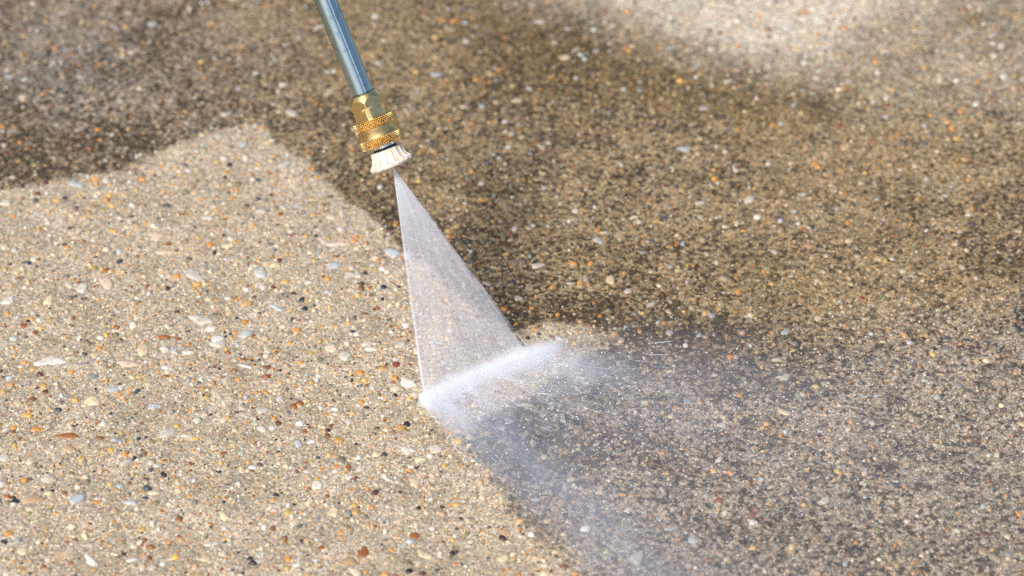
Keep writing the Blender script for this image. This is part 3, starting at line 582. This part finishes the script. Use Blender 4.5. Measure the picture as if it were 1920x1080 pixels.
# worn flange rim, chipped edge
def rim_r(p, s):
    w = N1.fbm(p*9+3, s*.3+7, 3)-.5
    prof = np.interp(s, [-2.5, -1, 2, 5.5, 7, 8], [34, 41, 42.5, 42, 39, 30])
    # the left side of the shroud is worn away shorter
    return prof+w*3.2*(s < 6)
rim = lathe('rim', rim_r, np.array([-2.5, -1, .5, 2, 3.5, 5.5, 7, 8]), 220, plastic, nozzle)
NR = 15
for k in range(NR):
    a = 2*math.pi*(k+.5)/NR+ang_to_cam(0)
    prof = [(24, 32.6), (28.6, 32.6), (30.4, 30), (31.6, 22), (35.0, 13), (40.4, 7), (41.3, 3), (24, 3)]
    th = 2.3 if k % 3 else 3.1
    V = []; 
    for sgn in (-1, 1):
        for (r, s) in prof:
            taper = 1.0-.35*(r-24)/17
            V.append((r*mm, sgn*th*taper*mm, s*mm))
    n = len(prof); Fs = [tuple(range(n))[::-1], tuple(range(n, 2*n))]+[(i, (i+1) % n, n+(i+1) % n, n+i) for i in range(n)]
    me = bpy.data.meshes.new('rib'); me.from_pydata(V, [], Fs); me.update()
    o = link('rib', me, plastic, nozzle, False); o.rotation_euler = (0, 0, a)
    bv = o.modifiers.new('edge', 'BEVEL'); bv.width = .5*mm; bv.segments = 2

# ------------------------------------------------------------------ water fan
def water_mat(name, colr, alpha_fn, rough=.35):
    m = bpy.data.materials.new(name); m.use_nodes = True; nt = m.node_tree; nt.nodes.clear(); T = NT(nt)
    out = T.n('ShaderNodeOutputMaterial')
    tr = T.n('ShaderNodeBsdfTransparent'); df = T.n('ShaderNodeBsdfDiffuse', i_0=(*colr, 1)); tl = T.n('ShaderNodeBsdfTranslucent', i_0=(*colr, 1))
    mx = T.n('ShaderNodeMixShader', i_0=.5); T.l(df.outputs[0], mx.inputs[1]); T.l(tl.outputs[0], mx.inputs[2])
    m2 = T.n('ShaderNodeMixShader'); T.l(tr.outputs[0], m2.inputs[1]); T.l(mx.outputs[0], m2.inputs[2])
    a = alpha_fn(T); T.l(a, m2.inputs[0]); T.l(m2.outputs[0], out.inputs[0])
    return m
def fan_alpha(T):
    u = T.n('ShaderNodeAttribute', attribute_name='across').outputs['Fac']; v = T.n('ShaderNodeAttribute', attribute_name='along').outputs['Fac']
    cv = T.n('ShaderNodeCombineXYZ', i_0=T.m('MULTIPLY', u, 34.0), i_1=T.m('MULTIPLY', v, 1.6)).outputs[0]
    s1 = T.n('ShaderNodeTexNoise', i_Vector=cv, i_Scale=1.0, i_Detail=5.0, i_Roughness=.6).outputs['Fac']
    cv2 = T.n('ShaderNodeCombineXYZ', i_0=T.m('MULTIPLY', u, 7.0), i_1=T.m('MULTIPLY', v, 4.0), i_2=5.0).outputs[0]
    s2 = T.n('ShaderNodeTexNoise', i_Vector=cv2, i_Scale=1.0, i_Detail=4.0).outputs['Fac']
    base = T.ramp(v, [(0, (.72,)*3), (.10, (.62,)*3), (.3, (.40,)*3), (.6, (.27,)*3), (1, (.24,)*3)])
    st = T.m('ADD', T.m('MULTIPLY', T.mr(s1, .3, .7, -.5, .5), T.mr(v, 0, 1, .75, .35)), T.m('MULTIPLY', T.mr(s2, .3, .7, -.5, .5), .22))
    a = T.m('MULTIPLY', base, T.m('ADD', 1.0, st))
    # liquid ropes run down both borders of the sheet
    el = T.mr(u, .0, .05, 1, 0, True); er = T.mr(u, .955, .995, 0, 1, True)
    a = T.m('ADD', a, T.m('MULTIPLY', el, T.mr(v, 0, 1, .20, .16)))
    a = T.m('ADD', a, T.m('MULTIPLY', er, .06))
    # border frays into spray
    fr = T.m('MULTIPLY', T.mr(u, 0, .012, 0, 1, True), T.mr(T.m('ADD', u, T.m('MULTIPLY', T.m('SUBTRACT', s2, .5), .10)), .955, 1.0, 1, 0, True))
    return T.m('MULTIPLY', a, fr, clamp=True)
fan_m = water_mat('sheet of spray', (.90, .92, .97), fan_alpha)
N0 = NOZ + L_AX*(-.0006)
# fan border: A..B is where the sheet hits; border lines run from the orifice
nu, nv_ = 160, 60
us = np.linspace(-.004, 1.004, nu); vs2 = np.linspace(0.0, 1.0, nv_)
U, Vv = np.meshgrid(us, vs2)
A2 = A+np.array([0, 0, .0005]); B2 = ground(np.array(1004.), np.array(671.))+np.array([0, 0, .0005])
end = A2[None, None]*(1-U[..., None])+B2[None, None]*U[..., None]
start = N0+(end-N0)*.004
Pp = start+(end-start)*Vv[..., None]
nrm = np.cross(A2-N0, B2-N0); nrm /= np.linalg.norm(nrm)
if nrm@(-FWD) < 0: nrm = -nrm
th = (.0005+.0016*Vv)*np.sqrt(np.clip(1-(2*U-1)**2, 0.0, 1))+.0001
top_ = (Pp+nrm*th[..., None]).reshape(-1, 3); bot_ = (Pp-nrm*th[..., None]).reshape(-1, 3)
idx = np.arange(nu*nv_).reshape(nv_, nu)
Ft = np.stack([idx[:-1, :-1], idx[:-1, 1:], idx[1:, 1:], idx[1:, :-1]], -1).reshape(-1, 4)
Fb = Ft[:, ::-1]+nu*nv_
e1 = np.stack([idx[:-1, 0], idx[1:, 0], idx[1:, 0]+nu*nv_, idx[:-1, 0]+nu*nv_], -1)
e2 = np.stack([idx[1:, -1], idx[:-1, -1], idx[:-1, -1]+nu*nv_, idx[1:, -1]+nu*nv_], -1)
me = mesh_np('water_fan', np.concatenate([top_, bot_]), np.concatenate([Ft, Fb, e1, e2]))
fattr(me, 'across', np.tile(U.ravel(), 2)); fattr(me, 'along', np.tile(Vv.ravel(), 2))
fan = link('water_fan', me, fan_m); tag(fan, 'translucent white fan of water shooting from the nozzle to the ground', 'water spray')

# ------------------------------------------------------------------ splash: streaks of water thrown forward from the impact line
AL = ground(np.array(795.), np.array(758.)); BR = ground(np.array(1010.), np.array(667.))
dL = ground(np.array(1085.), np.array(1080.))-AL; dL /= np.linalg.norm(dL)
dR = ground(np.array(1500.), np.array(790.))-BR; dR /= np.linalg.norm(dR)
line = BR-AL; LL = np.linalg.norm(line); line /= LL
print('line', LL, dL, dR)

# filaments of solid water: hair-thin, so they read as streaks in the sheet and in the splash
def filaments(name, P0, D, ln, wd):
    n = len(P0); D = D/np.linalg.norm(D, axis=1)[:, None]
    a_ = np.cross(D, [.3, .2, .9]); a_ /= np.linalg.norm(a_, axis=1)[:, None]; b_ = np.cross(D, a_)
    V = [P0]
    for t, w in ((.3, 1.), (.7, .8)):
        for q in range(3):
            an = q*2*math.pi/3
            V.append(P0+D*(ln*t)[:, None]+(a_*math.cos(an)+b_*math.sin(an))*(wd*w)[:, None])
    V.append(P0+D*ln[:, None]); V = np.stack(V, 1); V[..., 2] = np.maximum(V[..., 2], .0003)
    tri = []
    for q in range(3):
        r_ = (q+1) % 3
        tri += [(0, 1+q, 1+r_), (1+q, 4+q, 4+r_), (1+q, 4+r_, 1+r_), (4+q, 7, 4+r_)]
    F = (np.array(tri)[None]+(np.arange(n)*8)[:, None, None]).reshape(-1, 3)
    return mesh_np(name, V.reshape(-1, 3), F)
fm, fnt, fb = node_mat('white water'); fb.inputs['Base Color'].default_value = (.93, .94, .97, 1); fb.inputs['Roughness'].default_value = .35
g = np.random.default_rng(21)
# in the sheet
n = 150; u = g.random(n); ke = g.random(n); u = np.where(ke < .10, np.abs(g.normal(0, .02, n)), np.where(ke > .9, 1-np.abs(g.normal(0, .02, n)), u))
v0 = g.random(n)**.8*.9; e_ = A2+(B2-A2)*u[:, None]; D = e_-N0; L_ = np.linalg.norm(D, axis=1)
P0 = N0+D*v0[:, None]+nrm*g.normal(0, .0006, n)[:, None]; ln = np.minimum(g.uniform(.012, .05, n), L_*(1-v0))
o = link('spray_filament', filaments('spray_filament', P0, D, ln, g.uniform(.00002, .00007, n)*(.4+v0)), fm, fan); o['kind'] = 'stuff'
# thrown forward from the impact line
n = 2200; u = g.random(n); ke = g.random(n); u = np.where(ke < .12, np.abs(g.normal(0, .05, n)), np.where(ke > .7, .85+g.normal(0, .10, n), u)); u = np.clip(u, -.01, 1.03)
perp = dL+dR; perp /= np.linalg.norm(perp)
P0 = AL+(u*LL)[:, None]*line-perp*(np.sin(np.clip(u, 0, 1)*np.pi)*.003)[:, None]+g.normal(0, .0011, (n, 3))*[1, 1, 0]
P0[:, 2] = np.abs(g.normal(0, .0012, n))+.0005
D = dL*(1-u)[:, None]+dR*u[:, None]+g.normal(0, .16, (n, 3))*[1, 1, 0]; D[:, 2] = np.abs(g.normal(0, .22, n))
ln = .002+.013*g.random(n)**2.6; far = g.random(n) < .08; ln[far] *= 1.5; P0[far] += D[far]*g.uniform(.004, .06, far.sum())[:, None]
FIL = (P0, D, ln, g.uniform(.00003, .00011, n))
# loose drops
g = np.random.default_rng(9)
n = 900; u = g.random(n); rr_ = .01+.22*g.random(n)**1.4
P0 = AL+(u*LL)[:, None]*line; D = dL*(1-u)[:, None]+dR*u[:, None]; D = D+g.normal(0, .25, (n, 3))*[1, 1, 0]
P0 = P0+D*rr_[:, None]; P0[:, 2] = np.abs(g.normal(0, .012, n))+.001
rad = g.uniform(.00018, .0005, n)
octv = np.array([(1, 0, 0), (-1, 0, 0), (0, 1, 0), (0, -1, 0), (0, 0, 1), (0, 0, -1)], float)
octf = np.array([(0, 2, 4), (2, 1, 4), (1, 3, 4), (3, 0, 4), (2, 0, 5), (1, 2, 5), (3, 1, 5), (0, 3, 5)])
V = P0[:, None]+octv[None]*rad[:, None, None]
me = mesh_np('water_drops', V.reshape(-1, 3), (octf[None]+(np.arange(n)*6)[:, None, None]).reshape(-1, 3))
m, nt, b = node_mat('water drop'); b.inputs['Base Color'].default_value = (.85, .87, .9, 1); b.inputs['Roughness'].default_value = .1
dr = link('water_drops', me, m); tag(dr, 'tiny drops of water flying low over the wet concrete', 'water drops', None, 'stuff')

# ------------------------------------------------------------------ mist: volume that rides over the wet ground in front of the splash
# virtual apex of the spreading flow
den = dL[0]*dR[1]-dL[1]*dR[0]; w = BR-AL
tL = (w[0]*dR[1]-w[1]*dR[0])/den; APX = AL+dL*tL
mid = dL+dR; mid /= np.linalg.norm(mid)
yaw = math.atan2(mid[1], mid[0]); hal = math.acos(np.clip(mid@dL, -1, 1))
rho0 = np.linalg.norm((AL+BR)/2-APX)
print('apex', APX, 'half', math.degrees(hal), 'rho0', rho0)
nn = np.array([-line[1], line[0], 0]); nn = nn if nn@mid > 0 else -nn
cL, sL = math.cos(yaw), math.sin(yaw)
def loc(p): q = p-APX; return np.array([q[0]*cL+q[1]*sL, -q[0]*sL+q[1]*cL])
nl = np.array([nn[0]*cL+nn[1]*sL, -nn[0]*sL+nn[1]*cL]); a0 = loc(AL)
sgn = 1.0 if loc(AL)[1] > 0 else -1.0
import bmesh
def flow_hull(name, lo, hi, inner, profile, outer):
    """closed wedge over the ground: profile = ((distance beyond inner edge, height), ...)"""
    V = []; Fs = []; na_ = 40; k = len(profile)
    for a in np.linspace(lo, hi, na_):
        d = np.array([math.cos(a), math.sin(a)])
        r_in = max((nl@a0-inner)/max(nl@d, .2), .01)
        for q, (dr_, zt) in enumerate(profile):
            r = r_in+dr_ if not (outer and q == k-1) else outer
            V.append((d[0]*r, d[1]*r, .0012)); V.append((d[0]*r, d[1]*r, zt))
    st = 2*k
    for i in range(na_-1):
        p, q = i*st, (i+1)*st
        for c in range(k-1):
            a = 2*c
            Fs += [(p+a, p+a+2, q+a+2, q+a), (p+a+1, q+a+1, q+a+3, p+a+3)]
        Fs += [(p, q, q+1, p+1), (p+st-2, p+st-1, q+st-1, q+st-2)]
    for e in (0, (na_-1)*st):
        Fs += [(e+2*c, e+2*c+1, e+2*c+3, e+2*c+2) for c in range(k-1)]
    me = bpy.data.meshes.new(name); me.from_pydata([tuple(map(float, v)) for v in V], [], Fs); me.update()
    bm = bmesh.new(); bm.from_mesh(me); bmesh.ops.recalc_face_normals(bm, faces=bm.faces); bm.to_mesh(me); bm.free()
    return me
def flow_volume(name, me, dens_fn, colr, label, cat):
    m = bpy.data.materials.new(name+' water'); m.use_nodes = True; nt = m.node_tree; nt.nodes.clear(); T = NT(nt)
    out = T.n('ShaderNodeOutputMaterial')
    tc = T.n('ShaderNodeTexCoord').outputs['Object']; xyz = T.n('ShaderNodeSeparateXYZ', i_0=tc); X_, Y_, Z_ = xyz.outputs
    phi = T.m('ARCTAN2', Y_, X_); rho = T.m('SQRT', T.m('ADD', T.m('MULTIPLY', X_, X_), T.m('MULTIPLY', Y_, Y_)))
    dist = T.m('ADD', T.m('ADD', T.m('MULTIPLY', X_, float(nl[0])), T.m('MULTIPLY', Y_, float(nl[1]))), -float(nl@a0))
    fromL = T.m('SUBTRACT', hal, T.m('MULTIPLY', phi, sgn))
    dens = dens_fn(T, X_, Y_, Z_, phi, rho, dist, fromL)
    vol = T.n('ShaderNodeVolumePrincipled'); vol.inputs['Color'].default_value = (*colr, 1); T.l(dens, vol.inputs['Density']); vol.inputs['Anisotropy'].default_value = .0
    T.l(vol.outputs[0], out.inputs['Volume'])
    o = link(name, me, m, None, False); o.location = APX; o.rotation_euler = (0, 0, yaw); tag(o, label, cat, None, 'stuff'); return o
R = .56
def mist_density(T, X_, Y_, Z_, phi, rho, dist, fromL):
    pos = T.m('MAXIMUM', dist, 0.0)
    ex = lambda k: T.m('EXPONENT', T.m('MULTIPLY', pos, -k))
    gs = lambda c, w: T.m('EXPONENT', T.m('MULTIPLY', T.m('POWER', T.m('DIVIDE', T.m('SUBTRACT', fromL, c), w), 2.0), -1.0))
    zf = T.m('EXPONENT', T.m('MULTIPLY', T.m('DIVIDE', Z_, T.m('ADD', .0025, T.m('MULTIPLY', pos, .085))), -1.0))
    cv = T.n('ShaderNodeCombineXYZ', i_0=T.m('MULTIPLY', phi, 22.0), i_1=T.m('MULTIPLY', rho, 16.0), i_2=T.m('MULTIPLY', Z_, 40.0)).outputs[0]
    nzs = T.n('ShaderNodeTexNoise', i_Vector=cv, i_Scale=1.0, i_Detail=3.0, i_Roughness=.6).outputs['Fac']
    d = T.m('ADD', T.m('MULTIPLY', ex(26.), MI[0]), T.m('ADD', T.m('MULTIPLY', gs(.0, .17), T.m('ADD', T.m('MULTIPLY', ex(5.5), MI[1]), T.m('MULTIPLY', ex(32.), MI[1]*4.5))), T.m('MULTIPLY', T.m('MULTIPLY', gs(2*hal-.12, .18), ex(18.)), MI[2])))
    d = T.m('MULTIPLY', d, T.mr(nzs, .35, .7, .45, 1.6, True))
    d = T.m('ADD', d, T.m('MULTIPLY', ex(2.5), MI[3]))
    gate = T.m('MULTIPLY', T.mr(fromL, -.05, .03, 0, 1, True), T.mr(fromL, 2*hal-.05, 2*hal+.4, 1, 0, True))
    gate = T.m('MULTIPLY', gate, T.m('MULTIPLY', T.mr(dist, -.005, .001, 0, 1, True), T.mr(rho, R-.12, R-.01, 1, 0, True)))
    return T.m('MULTIPLY', T.m('MULTIPLY', d, gate), zf)
MI = (60., 40., 50., 2.6)
lo, hi = sorted((sgn*(hal+.16), -sgn*(hal+.42)))
flow_volume('mist', flow_hull('mist', lo, hi, .006, ((0, .005), (.1, .03), (.3, .065)), R), mist_density, (.84, .89, 1.0),
            'bluish white mist drifting over the wet concrete in front of the splash', 'mist')
def splash_density(T, X_, Y_, Z_, phi, rho, dist, fromL):
    # the impact line bows a little, fine combed streaks run away from it
    bow = T.m('MULTIPLY', T.m('SINE', T.m('MULTIPLY', fromL, math.pi/(2*hal))), .0012)
    dd_ = T.m('ADD', dist, bow)
    cv = T.n('ShaderNodeCombineXYZ', i_0=T.m('MULTIPLY', phi, 95.0), i_1=T.m('MULTIPLY', rho, 75.0), i_2=T.m('MULTIPLY', Z_, 90.0)).outputs[0]
    f = T.n('ShaderNodeTexNoise', i_Vector=cv, i_Scale=1.0, i_Detail=4.0, i_Roughness=.65, i_Distortion=.4).outputs['Fac']
    cv2 = T.n('ShaderNodeCombineXYZ', i_0=T.m('MULTIPLY', phi, 16.0), i_1=T.m('MULTIPLY', rho, 30.0)).outputs[0]
    f2 = T.n('ShaderNodeTexNoise', i_Vector=cv2, i_Scale=1.0, i_Detail=2.0).outputs['Fac']
    pos = T.m('MAXIMUM', dd_, 0.0)
    ends = T.m('ADD', .6, T.m('ADD', T.m('EXPONENT', T.m('MULTIPLY', T.m('ABSOLUTE', fromL), -14.0)), T.m('EXPONENT', T.m('MULTIPLY', T.m('ABSOLUTE', T.m('SUBTRACT', fromL, 2*hal-.1)), -7.0))))
    core = T.m('MULTIPLY', T.m('MULTIPLY', T.m('EXPONENT', T.m('MULTIPLY', pos, -520.0)), SP[0]), ends)
    tail = T.m('MULTIPLY', T.m('MULTIPLY', T.m('EXPONENT', T.m('MULTIPLY', pos, -85.0)), SP[1]), T.mr(f2, .35, .65, .2, 1.7, True))
    d = T.m('ADD', T.m('MULTIPLY', core, T.mr(f, .3, .65, .35, 1.4)), T.m('MULTIPLY', tail, T.mr(f, .42, .60, .0, 2.2, True)))
    zf = T.m('EXPONENT', T.m('MULTIPLY', T.m('DIVIDE', Z_, T.m('ADD', .0017, T.m('MULTIPLY', pos, .14))), -1.0))
    edge = T.m('ADD', dd_, T.m('MULTIPLY', T.m('SUBTRACT', f, .5), .004))
    gate = T.m('MULTIPLY', T.mr(edge, -.0035, .0005, 0, 1, True), T.mr(pos, .035, .05, 1, 0, True))
    gate = T.m('MULTIPLY', gate, T.m('MULTIPLY', T.mr(fromL, -.035, .01, 0, 1, True), T.mr(fromL, 2*hal-.07, 2*hal+.10, 1, 0, True)))
    return T.m('MULTIPLY', T.m('MULTIPLY', d, zf), gate)
SP = (22000., 620.)
lo, hi = sorted((sgn*(hal+.05), -sgn*(hal+.25)))
flow_volume('splash', flow_hull('splash', lo, hi, .010, ((0, .006), (.012, .014), (.065, .016)), None), splash_density, (1.0, 1.0, 1.0),
            'bright white splash line where the fan of water strikes the concrete', 'splash')
splash = bpy.data.objects['splash']
o = link('splash_filament', filaments('splash_filament', *FIL), fm, None); o.parent = splash; o.matrix_parent_inverse = (Matrix.Translation(Vector(APX)) @ Matrix.Rotation(yaw, 4, 'Z')).inverted(); o['kind'] = 'stuff'
